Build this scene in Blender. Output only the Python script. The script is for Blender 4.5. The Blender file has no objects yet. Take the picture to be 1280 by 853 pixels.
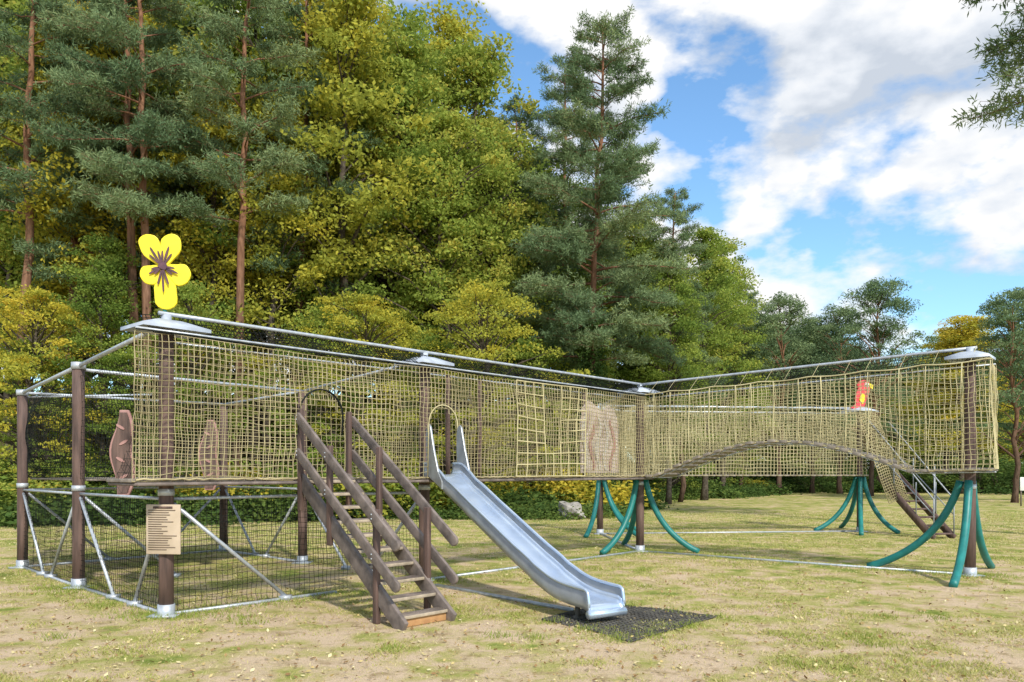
import bpy, bmesh, math, numpy as np
from mathutils import Vector
rng = np.random.default_rng(7)
S = bpy.context.scene
UP = np.array([0,0,1.0])

# ------------------------------------------------------------------ materials
def mat(name):
    m = bpy.data.materials.new(name); m.use_nodes = True
    nt = m.node_tree; nt.nodes.clear()
    out = nt.nodes.new('ShaderNodeOutputMaterial')
    return m, nt, out
def N(nt, t, **kw):
    n = nt.nodes.new(t)
    for k, v in kw.items(): setattr(n, k, v)
    return n
def ramp(nt, stops, fac=None, interp='LINEAR'):
    r = N(nt, 'ShaderNodeValToRGB'); e = r.color_ramp; e.interpolation = interp
    while len(e.elements) < len(stops): e.elements.new(0.5)
    for el, (p, c) in zip(e.elements, stops):
        el.position = p; el.color = (c[0], c[1], c[2], 1)
    if fac is not None: nt.links.new(fac, r.inputs[0])
    return r
def noise(nt, scale, detail=4, vec=None, rough=0.55):
    n = N(nt, 'ShaderNodeTexNoise'); n.inputs['Scale'].default_value = scale
    n.inputs['Detail'].default_value = detail; n.inputs['Roughness'].default_value = rough
    if vec is not None: nt.links.new(vec, n.inputs['Vector'])
    return n
def mapping(nt, vec, scale=(1,1,1), loc=(0,0,0)):
    m = N(nt, 'ShaderNodeMapping'); m.inputs['Scale'].default_value = scale
    m.inputs['Location'].default_value = loc
    nt.links.new(vec, m.inputs['Vector']); return m.outputs[0]

def simple(name, c1, c2, scale=8, stretch=(1,1,1), rough=0.7, metal=0.0, bump=0.2, c3=None):
    m, nt, out = mat(name)
    tc = N(nt, 'ShaderNodeTexCoord')
    v = mapping(nt, tc.outputs['Object'], stretch)
    n = noise(nt, scale, 5, v)
    st = [(0.3, c1), (0.7, c2)] if c3 is None else [(0.25, c1), (0.5, c2), (0.75, c3)]
    r = ramp(nt, st, n.outputs['Fac'])
    b = N(nt, 'ShaderNodeBsdfPrincipled')
    nt.links.new(r.outputs[0], b.inputs['Base Color'])
    b.inputs['Roughness'].default_value = rough; b.inputs['Metallic'].default_value = metal
    if bump > 0:
        n2 = noise(nt, scale*4, 4, v)
        bp = N(nt, 'ShaderNodeBump'); bp.inputs['Strength'].default_value = bump; bp.inputs['Distance'].default_value = 0.01
        nt.links.new(n2.outputs['Fac'], bp.inputs['Height']); nt.links.new(bp.outputs[0], b.inputs['Normal'])
    nt.links.new(b.outputs[0], out.inputs[0])
    return m
def cord(name, c1, c2, scale=1.2):
    m, nt, out = mat(name)
    tc = N(nt, 'ShaderNodeTexCoord'); n = noise(nt, scale, 2, tc.outputs['Object'])
    r = ramp(nt, [(.3,c1),(.7,c2)], n.outputs['Fac']); d=N(nt,'ShaderNodeBsdfDiffuse')
    nt.links.new(r.outputs[0], d.inputs[0]); nt.links.new(d.outputs[0], out.inputs[0]); return m

M_post = simple('post_wood', (.055,.034,.028), (.17,.105,.085), 5, (3,3,.35), .75)
M_rail = simple('weathered_rail_wood', (.085,.068,.06), (.25,.20,.175), 6, (1,1,1), .8)
M_tread = simple('tread_wood', (.26,.21,.15), (.50,.41,.30), 9, (1,1,1), .85)
M_orange = simple('riser_wood', (.38,.19,.08), (.52,.30,.13), 9, (1,1,1), .8)
M_steel = simple('galvanised_steel', (.36,.39,.43), (.58,.61,.65), 12, (1,1,1), .45, .35, .05)
M_steeld = simple('dull_steel', (.20,.21,.22), (.36,.38,.40), 12, (1,1,1), .5, .3, .05)
M_plate = simple('zinc_plate', (.36,.40,.46), (.56,.61,.68), 4, (1,1,1), .5, .2, .05)
M_slide = simple('slide_steel_sky_tint', (.52,.63,.80), (.70,.80,.93), 3, (1,1,1), .25, .65, .02)  # blue base colour imitates sky reflected in the bare steel
M_slideedge = simple('slide_side_steel', (.34,.36,.38), (.48,.50,.52), 5, (1,1,1), .4, .5, .04)
M_teal = simple('teal_rubber_tube', (.006,.13,.12), (.016,.22,.20), 6, (1,1,1), .45, 0, .05)
M_rope = cord('tan_rope', (.29,.245,.135), (.54,.465,.27))
M_rope2 = cord('yellow_rope', (.38,.33,.18), (.64,.565,.33), 1.5)
M_black = cord('black_net_cord', (.012,.014,.014), (.03,.034,.03), 3)
M_deck = simple('deck_plank', (.15,.125,.10), (.34,.29,.24), 7, (1,1,1), .85)
M_yellow = simple('yellow_paint', (.80,.62,.01), (.90,.74,.02), 4, (1,1,1), .4, 0, .02)
M_purple = simple('dark_purple_paint', (.035,.012,.02), (.12,.04,.06), 14, (1,1,1), .5, 0, .02)
M_red = simple('red_paint', (.55,.03,.04), (.72,.08,.09), 6, (1,1,1), .45, 0, .02)
M_white = simple('white_paint', (.62,.60,.56), (.78,.77,.74), 6, (1,1,1), .5, 0, .02)
M_cream = simple('cream_paint', (.42,.37,.31), (.62,.57,.50), 6, (1,1,1), .6, 0, .02)
M_pink = simple('pink_paint', (.30,.15,.13), (.45,.26,.23), 10, (1,1,1), .6, 0, .02)
M_signb = simple('sign_board', (.46,.36,.25), (.58,.46,.34), 4, (1,1,1), .55, 0, .02)
M_ink = simple('sign_ink', (.12,.08,.05), (.18,.12,.08), 4, (1,1,1), .6, 0, 0)
M_rubber = simple('rubber_mat_black', (.035,.033,.03), (.12,.11,.09), 5, (1,1,1), .85)
M_stone = simple('pale_stone', (.22,.2,.18), (.42,.39,.35), 3, (1,1,1), .9, 0, .5)
M_bark = cord('oak_bark', (.045,.036,.028), (.14,.115,.09), 6)
M_mural = simple('carved_mural', (.26,.16,.12), (.52,.44,.38), 4.5, (1,1,.5), .7, 0, .1, (.16,.08,.06))

m, nt, out = mat('pine_bark'); M_pbark = m
tc = N(nt,'ShaderNodeTexCoord'); sp = N(nt,'ShaderNodeSeparateXYZ'); nt.links.new(tc.outputs['Object'], sp.inputs[0])
n1 = noise(nt, 3, 4, mapping(nt, tc.outputs['Object'], (4,4,.7)))
ra = ramp(nt, [(.3,(.05,.034,.026)),(.7,(.17,.11,.08))], n1.outputs['Fac'])
rb = ramp(nt, [(.3,(.15,.075,.045)),(.7,(.32,.17,.105))], n1.outputs['Fac'])
mr = N(nt,'ShaderNodeMapRange'); nt.links.new(sp.outputs['Z'], mr.inputs[0]); mr.inputs[1].default_value=3; mr.inputs[2].default_value=11
mx = N(nt,'ShaderNodeMixRGB'); nt.links.new(mr.outputs[0], mx.inputs[0]); nt.links.new(ra.outputs[0], mx.inputs[1]); nt.links.new(rb.outputs[0], mx.inputs[2])
b = N(nt,'ShaderNodeBsdfDiffuse')
nt.links.new(mx.outputs[0], b.inputs['Color']); nt.links.new(b.outputs[0], out.inputs[0])

def leafmat(name, stops, transl=.38):
    m, nt, out = mat(name)
    at = N(nt,'ShaderNodeAttribute', attribute_name='v')
    oi = N(nt,'ShaderNodeObjectInfo')
    ad = N(nt,'ShaderNodeMath', operation='MULTIPLY_ADD')
    nt.links.new(oi.outputs['Random'], ad.inputs[0]); ad.inputs[1].default_value=.3; nt.links.new(at.outputs['Fac'], ad.inputs[2])
    r = ramp(nt, stops, ad.outputs[0])
    d = N(nt,'ShaderNodeBsdfDiffuse')
    t = N(nt,'ShaderNodeBsdfTranslucent'); mixs = N(nt,'ShaderNodeMixShader'); mixs.inputs[0].default_value=transl
    nt.links.new(r.outputs[0], d.inputs['Color']); nt.links.new(r.outputs[0], t.inputs['Color'])
    nt.links.new(d.outputs[0], mixs.inputs[1]); nt.links.new(t.outputs[0], mixs.inputs[2]); nt.links.new(mixs.outputs[0], out.inputs[0])
    return m
M_leafG = leafmat('leaves_green', [(0,(.08,.145,.035)),(.35,(.19,.275,.055)),(.7,(.36,.43,.085)),(.9,(.52,.49,.10)),(1,(.56,.43,.07))], .48)
M_leafY = leafmat('leaves_autumn', [(0,(.23,.28,.05)),(.4,(.43,.44,.075)),(.75,(.63,.53,.07)),(1,(.68,.45,.07))], .48)
M_leafB = leafmat('leaves_undergrowth', [(0,(.04,.08,.025)),(.5,(.09,.15,.04)),(.9,(.20,.26,.06)),(1,(.30,.24,.06))], .38)
M_need = leafmat('pine_needles', [(0,(.085,.14,.075)),(.5,(.16,.235,.115)),(.9,(.27,.34,.16)),(1,(.32,.37,.16))], .32)

# ------------------------------------------------------------------ mesh helpers
def mk(name, V, F, mats, parent=None, smooth=False, midx=None, v=None, bevel=0, coll=True):
    V = np.asarray(V, dtype=np.float32); F = np.asarray(F, dtype=np.int32)
    me = bpy.data.meshes.new(name)
    me.vertices.add(len(V)); me.vertices.foreach_set('co', V.ravel())
    me.loops.add(F.size); me.loops.foreach_set('vertex_index', F.ravel())
    me.polygons.add(len(F)); me.polygons.foreach_set('loop_start', np.arange(len(F), dtype=np.int32)*F.shape[1])
    if not isinstance(mats, (list, tuple)): mats = [mats]
    for mm in mats: me.materials.append(mm)
    if midx is not None: me.polygons.foreach_set('material_index', np.asarray(midx, dtype=np.int32))
    me.update(calc_edges=True)
    if smooth: me.polygons.foreach_set('use_smooth', np.ones(len(F), dtype=bool))
    if v is not None:
        a = me.attributes.new('v', 'FLOAT', 'FACE'); a.data.foreach_set('value', np.asarray(v, dtype=np.float32))
    if not coll: return me
    return put(name, me, parent, bevel)
def put(name, me, parent=None, bevel=0):
    o = bpy.data.objects.new(name, me); S.collection.objects.link(o)
    if parent is not None: o.parent = parent
    if bevel:
        md = o.modifiers.new('bevel', 'BEVEL'); md.width = bevel; md.segments = 2; md.limit_method='ANGLE'
    return o
def empty(name):
    e = bpy.data.objects.new(name, None); S.collection.objects.link(e); return e

class Acc:
    def __init__(s): s.V=[]; s.F=[]; s.n=0
    def add(s, V, F):
        s.V.append(np.asarray(V, float)); s.F.append(np.asarray(F)+s.n); s.n += len(V)
    def get(s): return np.concatenate(s.V), np.concatenate(s.F)
def unit(v):
    v = np.asarray(v, float); return v/np.linalg.norm(v)
def tube(acc, pts, r, sides=8, cap=True):
    pts = np.asarray(pts, float); n = len(pts); r = np.broadcast_to(np.asarray(r, float), (n,)).copy()
    T = np.gradient(pts, axis=0)
    if cap:
        T = np.vstack([T[:1], T, T[-1:]]); pts = np.vstack([pts[:1], pts, pts[-1:]]); r = np.concatenate([[1e-4], r, [1e-4]]); n += 2
    T /= np.linalg.norm(T, axis=1)[:,None]+1e-12
    av = unit(pts[-1]-pts[0]+1e-9); ref = UP if abs(av[2])<.75 else np.array([1.,0,0])
    U = np.cross(T, ref); U /= np.linalg.norm(U,axis=1)[:,None]+1e-9; W = np.cross(T, U)
    a = np.linspace(0, 2*np.pi, sides, endpoint=False)
    V = pts[:,None,:]+r[:,None,None]*(np.cos(a)[None,:,None]*U[:,None,:]+np.sin(a)[None,:,None]*W[:,None,:])
    i = np.arange(n-1)[:,None]*sides; j = np.arange(sides)[None,:]; j2=(j+1)%sides
    F = np.stack([i+j, i+j2, i+sides+j2, i+sides+j], -1).reshape(-1,4)
    acc.add(V.reshape(-1,3), F)
def segs(acc, A, B, r, sides=3):
    A=np.asarray(A,float).reshape(-1,3); B=np.asarray(B,float).reshape(-1,3); D=B-A
    L=np.linalg.norm(D,axis=1); k=L>1e-5; A,B,D,L=A[k],B[k],D[k],L[k]; D=D/L[:,None]
    ref=np.where(np.abs(D[:,2:3])>.8, np.array([[1.,0,0]]), np.array([[0,0,1.]]))
    U=np.cross(D,ref); U/=np.linalg.norm(U,axis=1)[:,None]; W=np.cross(D,U)
    a=np.linspace(0,2*np.pi,sides,endpoint=False)
    ring=np.cos(a)[None,:,None]*U[:,None]+np.sin(a)[None,:,None]*W[:,None]
    V=np.concatenate([A[:,None]+r*ring, B[:,None]+r*ring],1).reshape(-1,3)
    j=np.arange(sides); j2=(j+1)%sides; base=(np.arange(len(A))*2*sides)[:,None,None]
    f=np.stack([j,j2,j2+sides,j+sides],-1)[None]
    acc.add(V,(base+f).reshape(-1,4))
def box(acc, c, ax, ay, az):
    c,ax,ay,az=[np.asarray(q,float) for q in (c,ax,ay,az)]
    V=[c+sx*ax+sy*ay+sz*az for sz in(-1,1) for sy in(-1,1) for sx in(-1,1)]
    F=[[0,2,3,1],[4,5,7,6],[0,1,5,4],[2,6,7,3],[0,4,6,2],[1,3,7,5]]
    acc.add(V,F)
def bar(acc, p, q, hw, hh, upv=UP):
    p=np.asarray(p,float); q=np.asarray(q,float); d=q-p; s=unit(np.cross(d,upv)); u=unit(np.cross(s,d))
    box(acc,(p+q)/2,d/2,s*hw,u*hh)
def fin(acc, name, mats, parent=None, smooth=False, bevel=0):
    V,F=acc.get(); return mk(name,V,F,mats,parent,smooth,bevel=bevel)
def P3(p,z): return np.array([p[0],p[1],z],float)

def net(acc, f, nu, nv, r, jit=.012, keep=None, seed=0, sides=3):
    g=np.random.default_rng(seed)
    u=np.linspace(0,1,nu+1); v=np.linspace(0,1,nv+1)
    G=np.array([[f(a,b) for b in v] for a in u])
    J=g.normal(0,1,G.shape)
    for _ in range(2):
        J[1:-1]=(J[:-2]+J[1:-1]*1.2+J[2:])/2.4; J[:,1:-1]=(J[:,:-2]+J[:,1:-1]*1.2+J[:,2:])/2.4
    J*=jit; J[:,0]*=.2; J[:,-1]*=.2
    G=G+J
    K=np.ones((nu+1,nv+1),bool) if keep is None else np.array([[keep(a,b) for b in v] for a in u])
    m=K[:-1]&K[1:]; segs(acc,G[:-1][m],G[1:][m],r,sides)
    m=K[:,:-1]&K[:,1:]; segs(acc,G[:,:-1][m],G[:,1:][m],r,sides)
    return G

# ------------------------------------------------------------------ plan layout (metres)
L=np.array([-4.08,9.44]); C=np.array([2.72,17.0]); R=np.array([7.49,13.08])
a=(C-L)/np.linalg.norm(C-L); n_=np.array([a[1],-a[0]]); lenA=np.linalg.norm(C-L)
Mp=L+a*4.06
c=(R-C)/np.linalg.norm(R-C); m_=np.array([c[1],-c[0]]); lenB=np.linalg.norm(R-C)
Pa=np.array([-6.35,11.72]); Pb=np.array([-8.67,14.17]); Nn=np.array([-3.9,14.9]); Bb=np.array([-6.2,17.2])
C2=np.array([2.4,21.8]); R2=np.array([9.87,22.7])
play=empty('rope_net_playground_structure')
EB=.36

acc=Acc()
def wpost(p,z0,z1,r=.085):
    zs=np.linspace(z0,z1,6); tube(acc,[[p[0],p[1],z] for z in zs],r,14)
for p,zt in ((L,3.42),(Mp,3.42),(C,3.45),(R,3.6),(Pa,3.25),(Pb,3.1),(Nn,3.2),(Bb,3.1),(C2,3.45),(R2,3.45)):
    wpost(p,.1,zt)
for s in (4.85,5.6,8.6):
    p=L+a*s-n_*.3; wpost(p,1.6,3.3,.04)
fin(acc,'posts',M_post,play,True)
acc=Acc()
for p in (L,Mp,C,R,Pa,Pb,Nn,Bb,C2,R2):
    tube(acc,[P3(p,-.05),P3(p,.14)],.1,14); box(acc,P3(p,.012),[.16,0,0],[0,.16,0],[0,0,.012])
    tube(acc,[P3(p,1.42),P3(p,1.5)],.094,14)
for p,zt in ((Pa,3.25),(Pb,3.1)):
    tube(acc,[P3(p,zt-.05),P3(p,zt+.05)],.1,14)
def rod(p,z0,q,z1,r=.03): tube(acc,[P3(p,z0),P3(q,z1)],r,8)
rod(L,3.45,Pa,3.25);rod(Pa,3.25,Pb,3.1);rod(Pb,3.1,Bb,3.15,.025);rod(Bb,3.15,Nn,3.2,.025);rod(Nn,3.2,Mp,3.45,.025);rod(Pa,3.2,Nn,3.2,.025)
rod(L,1.38,Pa,1.38,.02);rod(Pa,1.38,Pb,1.38,.02);rod(Pb,1.38,Bb,1.38,.02);rod(L,1.38,Mp,1.38,.02);rod(Bb,1.38,Nn,1.38,.02)
rod(Pb,3.02,Pb+(Nn-Pb)*.45,3.1,.018)
def grd(p,q): bar(acc,P3(p,.018),P3(q,.018),.028,.018)
for p,q in ((L,Pa),(Pa,Pb),(Pb,Bb),(L,L+a*2.4),(Mp,C),(C,R),(Bb,Nn),(C,C2),(C2,R2),((-1.13,11.9),(.73,9.75))): grd(np.array(p),np.array(q))
def brace(p,q,d=1.4,z=1.32):
    u=(q-p)/np.linalg.norm(q-p); tube(acc,[P3(p+u*.09,z),P3(p+u*d,.05)],.025,8)
    box(acc,P3(p+u*d,.03),[.07,0,0],[0,.07,0],[0,0,.03])
brace(L,Mp,1.6);brace(L,Pa,1.0);brace(Pa,L,1.45);brace(Pa,Pb,1.5);brace(Pb,Pa,1.4);brace(Pb,Bb,1.5);brace(Bb,Pb,1.4);brace(Bb,Nn,1.4)
brace(Nn,Bb,1.4);brace(Nn,Mp,1.4);brace(Mp,Nn,1.4);brace(Pa,Nn,1.5)
fin(acc,'steel_frame',M_steel,play,True)

acc=Acc()
def A3(s,o,z): p=L+a*s+n_*o; return P3(p,z)
def B3(s,o,z): p=C+c*s+m_*o; return P3(p,z)
def ZB(s): return 3.55+.17*s/lenB
tube(acc,[A3(s,0.02,3.56) for s in np.linspace(-.1,lenA+.1,12)],.024,8)
tube(acc,[A3(s,.34,3.30) for s in np.linspace(-.5,lenA-.2,12)],.014,8)
tube(acc,[A3(s,-.42,3.30) for s in np.linspace(.2,lenA,12)],.014,8)
tube(acc,[B3(s,0.0,ZB(s)) for s in np.linspace(0,lenB+.1,12)],.026,8)
tube(acc,[B3(s,-.42,ZB(s)-.25) for s in np.linspace(0,lenB+.3,12)],.014,8)
tube(acc,[P3(C2+(R2-C2)*t,3.5) for t in (0,.5,1)],.03,8)
tube(acc,[P3(C+(C2-C)*t,3.5) for t in (0,.5,1)],.03,8)
tube(acc,[P3(C2+(R2-C2)*t,3.42)+np.array([0,.8,0]) for t in (0,.5,1)],.025,8)
fin(acc,'ridge_tubes',M_steel,play,True)
acc=Acc()
def plate(p,d,nn,zt,h=.5,h2=.4):
    d3=P3(d,0);n3=P3(nn,0);o=P3(p,0); V=[]
    for (k,z) in ((1,zt-.15),(1,zt-.11),(.35,zt-.02)):
        for sx,sy in((-1,-1),(1,-1),(1,1),(-1,1)): V.append(o+d3*h*k*sx+n3*h2*k*sy+UP*z)
    F=[[0,1,2,3]]+[[i,(i+1)%4,4+(i+1)%4,4+i] for i in range(4)]+[[4+i,4+(i+1)%4,8+(i+1)%4,8+i] for i in range(4)]+[[8,9,10,11]]
    acc.add(V,F)
    tube(acc,[o+UP*(zt-.3),o+UP*(zt+.05)],.06,10)
plate(L,a,n_,3.5,.40,.31);plate(Mp,a,n_,3.5,.33,.33);plate(C,a,n_,3.5,.36,.34);plate(R,c,m_,3.68,.32,.30)
plate(R2,c,m_,3.55,.4);plate(C2,c,m_,3.5,.4)
fin(acc,'corner_plates',M_plate,play)

acc=Acc()
s=-.45
while s<lenA+.2:
    box(acc,A3(s,-.05,1.60),P3(a*.065,0),P3(n_*.37,0),[0,0,.02])
    s+=.15
def arch(s):
    t=np.clip((s-.6)/(lenB-1.4),0,1); return 1.63+.12*s/lenB+.60*np.sin(np.pi*t)**1.0
s=0.0
while s<lenB+EB-.05:
    e=.03; z0=arch(s); z1=arch(s+e); d=unit(B3(s+e,0,z1)-B3(s,0,z0)); nn=P3(m_,0); u=np.cross(nn,d)
    box(acc,B3(s,.02,z0-.02+rng.normal(0,.006)),d*.065,nn*(.42+rng.normal(0,.025)),u*.026)
    s+=.215
for t in np.linspace(0,1,40): box(acc,P3(C2+(R2-C2)*t,1.6),[.07,0,0],[0,.4,0],[0,0,.02])
fin(acc,'deck_planks',M_deck,play,bevel=.006)
acc=Acc()
for o in (.33,-.42): tube(acc,[A3(s,o,1.56) for s in np.linspace(-.48,lenA,14)],.022,8)
tube(acc,[A3(-.48,.33,1.56),A3(-.48,-.42,1.56)],.02,6)
for k in range(9): tube(acc,[A3(k*1.2,.33,1.56),A3(k*1.2,-.42,1.56)],.018,6)
fin(acc,'deck_beams',M_rail,play,True)
acc=Acc()
for o in (.3,-.42): tube(acc,[B3(s,o,arch(s)-.06) for s in np.linspace(0,lenB+EB-.05,30)],.012,6)
fin(acc,'bridge_cables',M_steel,play,True)

def openA(s,z):
    if 1.55<s<2.25 and z<2.45+.15*math.sin((s-1.55)/.7*math.pi): return False
    if 3.8<s<4.4 and z<2.35+.3*math.sin((s-3.8)/.6*math.pi): return False
    return True
acc=Acc()
s0,s1=-.5,lenA-.3
def fA(u,v):
    s=s0+(s1-s0)*u; z=1.62+(3.27-1.62)*v
    return A3(s-.03*(1-v)*(1-u)**6,.34+.06*math.sin(math.pi*v)*(.6+.4*math.sin(s*1.3))+.02*math.sin(s*2.1),z+ (.03*math.sin(s*3.3) if v<.05 else 0)-.03*v*abs(math.sin(s*.8)))
net(acc,fA,140,22,.0058,.009,lambda u,v:openA(s0+(s1-s0)*u,1.62+1.65*v),1)
def fAb(u,v):
    s=.2+(lenA-.2)*u; return A3(s,-.42-.04*math.sin(math.pi*v),1.62+1.65*v)
net(acc,fAb,118,19,.0048,.010,None,2)
def fCap(u,v):
    p=A3(-.5,.34,0)*(1-u)+A3(.2,-.42,0)*u; return p+UP*(1.62+1.65*v)
net(acc,fCap,12,20,.005,.008,None,3)
pts=[A3(s,.35,1.615+.008*math.sin(s*40)) for s in np.linspace(-.5,lenA-.3,120)]; tube(acc,pts,.010,5)
fin(acc,'rope_net_long_side',M_rope,play,True)

acc=Acc()
def fB(u,v):
    s=.25+(lenB+EB-.25)*u; zb=arch(s)-.02
    zt=ZB(s)-.24-.03*abs(math.sin(s*3.4))
    return B3(s+.05*(1-v)*u,.34+.12*(1-v)*(u>.85)+.04*math.sin(math.pi*v),zb+(zt-zb)*v)
net(acc,fB,76,21,.0058,.013,None,5)
def fBb(u,v):
    s=.1+(lenB+.2)*u; zb=arch(s)-.02; zt=ZB(s)-.25
    return B3(s,-.42-.03*math.sin(math.pi*v),zb+(zt-zb)*v)
net(acc,fBb,66,18,.005,.014,None,6)
def fBc(u,v):
    return B3(lenB+EB+.05*(1-v)-.06*u,.34+.1*(1-v)-(.8)*u,1.75+(3.42-1.75)*v)
net(acc,fBc,9,19,.006,.012,None,7)
def fR(off):
    def f(u,v): p=C2+(R2-C2)*u; return P3(p,1.6+1.75*v)+np.array([0,off,0])
    return f
net(acc,fR(-.4),78,17,.0068,.012,None,8)
net(acc,fR(.4),78,17,.0064,.012,None,9)
def fS(off):
    def f(u,v): p=C+(C2-C)*u; return P3(p,1.6+1.7*v)+np.array([off,0,0])
    return f
net(acc,fS(-.35),45,17,.0058,.012,None,10)
net(acc,fS(.4),45,17,.0058,.012,None,11)
tube(acc,[B3(s,.36,arch(s)-.03) for s in np.linspace(.25,lenB+EB,80)],.010,5)
tube(acc,[B3(s,.36,ZB(s)-.24-.03*abs(math.sin(s*3.4))) for s in np.linspace(0,lenB+EB,80)],.012,5)
for s in np.linspace(.4,lenB,13):
    s+=rng.normal(0,.05); tube(acc,[B3(s,.36,ZB(s)-.27),B3(s+.02,.2,ZB(s)-.12),B3(s+.04,.03,ZB(s)+.03)],.004,4)
for s in np.linspace(.5,lenB+.3,15):
    s+=rng.normal(0,.06); tube(acc,[B3(s+.01*math.sin(7*t+s),.385,arch(s)+(ZB(s)-.27-arch(s))*t) for t in np.linspace(0,1,9)],.0095,5)
fin(acc,'rope_net_bridge_side',M_rope2,play,True)

acc=Acc()
def fL(u,v):
    s=5.75+(7.7-5.75)*u; return A3(s,.41+.03*math.sin(3*v+5*u),1.62+1.62*v)
net(acc,fL,8,8,.0115,.022,lambda u,v: not(.4<u<.6 and .3<v<.9),12,5)
def hoop(sc,w,zb,zt):
    pts=[A3(sc-w,.37,zb)]
    for t in np.linspace(0,math.pi,14): pts.append(A3(sc-w*math.cos(t),.39,zt+w*1.0*math.sin(t)))
    pts.append(A3(sc+w,.37,zb)); return pts
tube(acc,hoop(4.1,.3,1.65,2.42),.010,6)
fin(acc,'climbing_rope_ladder_net',M_rope2,play,True)
acc=Acc()
tube(acc,hoop(1.9,.34,2.2,2.45),.012,6)
tube(acc,[A3(s,.35,3.29-.02*abs(math.sin(s*.8))) for s in np.linspace(-.5,lenA-.3,60)],.008,5)
def roof(f3,zf,s0,s1,seed,cell,r):
    def f(u,v):
        s=s0+(s1-s0)*u; return f3(s,.34*(1-v),zf(s)-.27*(1-v)+.02*math.sin(s*5)*v-.03*math.sin(math.pi*v)*(1+math.sin(s*3)))
    net(acc,f,int((s1-s0)/cell),6,r,.010,None,seed)
roof(A3,lambda s:3.54,-.3,lenA,20,.055,.005); roof(B3,lambda s:ZB(s)-.015,0,lenB+.3,21,.075,.0045)
def roof2(u,v): s=.2+(lenA-.2)*u; return A3(s,-.42*(1-v),3.54-.27*(1-v))
net(acc,roof2,130,5,.0042,.006,None,22)
def roof3(u,v): s=lenB*u; return B3(s,-.42*(1-v),ZB(s)-.27*(1-v))
net(acc,roof3,70,4,.004,.006,None,23)
def fence(p,q,z0,z1,seed,cell=.07,r=.0032,bulge=0.):
    d=np.linalg.norm(np.array(q)-p); nn=np.array([-(q-p)[1],(q-p)[0]])/d
    def f(u,v): pp=p+(q-p)*u+nn*bulge*math.sin(math.pi*u)*math.sin(math.pi*v); return P3(pp,z0+(z1-z0)*v)
    net(acc,f,int(d/cell),int((z1-z0)/cell),r,.010,None,seed)
fence(L,Pa,.05,1.38,30);fence(Pa,Pb,.05,1.38,31);fence(L,L+a*2.6,.05,1.38,32);fence(Pb,Bb,.05,1.38,33,.09);fence(Bb,Nn,.05,1.38,34,.09)
fence(Nn,Mp,.05,1.38,38,.09)
fence(Pa,Pb+(Pa-Pb)*.1,1.6,3.0,35,.08,.004,.25)
fence(L+(Pa-L)*.1,Pa,1.6,3.1,36,.09,.003,-.2)
fence(Pb,Bb,1.6,3.1,37,.09,.0045)
fin(acc,'black_netting',M_black,play,True)

acc=Acc()
for t in np.linspace(.03,.97,36):
    p=Pb+(Pa-Pb)*t*1.0; q=Bb+(Nn-Bb)*t
    bar(acc,P3(p*.97+q*.03,1.58),P3(q*.97+p*.03,1.58),.05,.015)
fin(acc,'cage_floor_boards',M_deck,play)

acc=Acc()
def leg(p,e,z=1.55,r=.062,k=.28):
    e=np.array(e,float); p0=P3(p+(e-p)*.09,z); p2=P3(e,.03); p1=P3(p+(e-p)*k,.42)
    pts=[(1-t)**2*p0+2*t*(1-t)*p1+t*t*p2 for t in np.linspace(0,1,22)]
    tube(acc,pts,r,12)
for e in ((6.30,14.15),(6.48,11.75),(8.45,14.1)): leg(R,e)
for e in ((3.9,16.7),(1.83,16.35),(2.6,18.6)): leg(C,e)
for e in ((3.6,22.6),(1.9,20.6),(3.3,20.6)): leg(C2,e)
for e in ((8.58,22.7),(10.6,21.9),(9.9,24.1),(9.3,21.3)): leg(R2,e)
fin(acc,'teal_bowed_legs',M_teal,play,True)

def prism(name,outline,o,xa,th,mt,parent,bev=.006,ya=UP):
    xa=unit(xa); nn=unit(np.cross(xa,ya)); o=np.asarray(o,float)
    me=bpy.data.meshes.new(name); k=len(outline)
    V=[o+xa*x+ya*y-nn*th/2 for x,y in outline]+[o+xa*x+ya*y+nn*th/2 for x,y in outline]
    F=[list(range(k))[::-1],[k+i for i in range(k)]]+[[i,(i+1)%k,k+(i+1)%k,k+i] for i in range(k)]
    me.from_pydata([tuple(v) for v in V],[],F); me.materials.append(mt); me.update()
    return put(name,me,parent,bev)
prism('painted_mural_panel',[(0,0),(1.25,0),(1.25,1.0),(1.12,1.25),(.9,1.35),(.7,1.2),(.5,1.3),(.25,1.42),(.05,1.25),(0,1.0)],A3(7.95,.1,1.68),P3(a,0),.03,M_mural,play)
for k,(ph,hh,mt,wv_) in enumerate(((.05,1.2,M_cream,.05),(.30,1.0,M_pink,.03),(.5,1.15,M_cream,.05),(.75,1.1,M_cream,.04),(.98,1.1,M_pink,.04))):
    ol=[(ph+.07*math.sin(t*1.2+k),.05+(hh-.1)*t/6) for t in np.linspace(0,6,14)]+[(ph+.07*math.sin(t*1.2+k)+.05+wv_*math.sin(t/6*3.14)+.02*math.sin(t*3),.05+(hh-.1)*t/6) for t in np.linspace(6,0,14)]
    prism('mural_stripe_%d'%(k+1),ol,A3(7.95,.125,1.68),P3(a,0),.012,mt,play,0)
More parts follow.
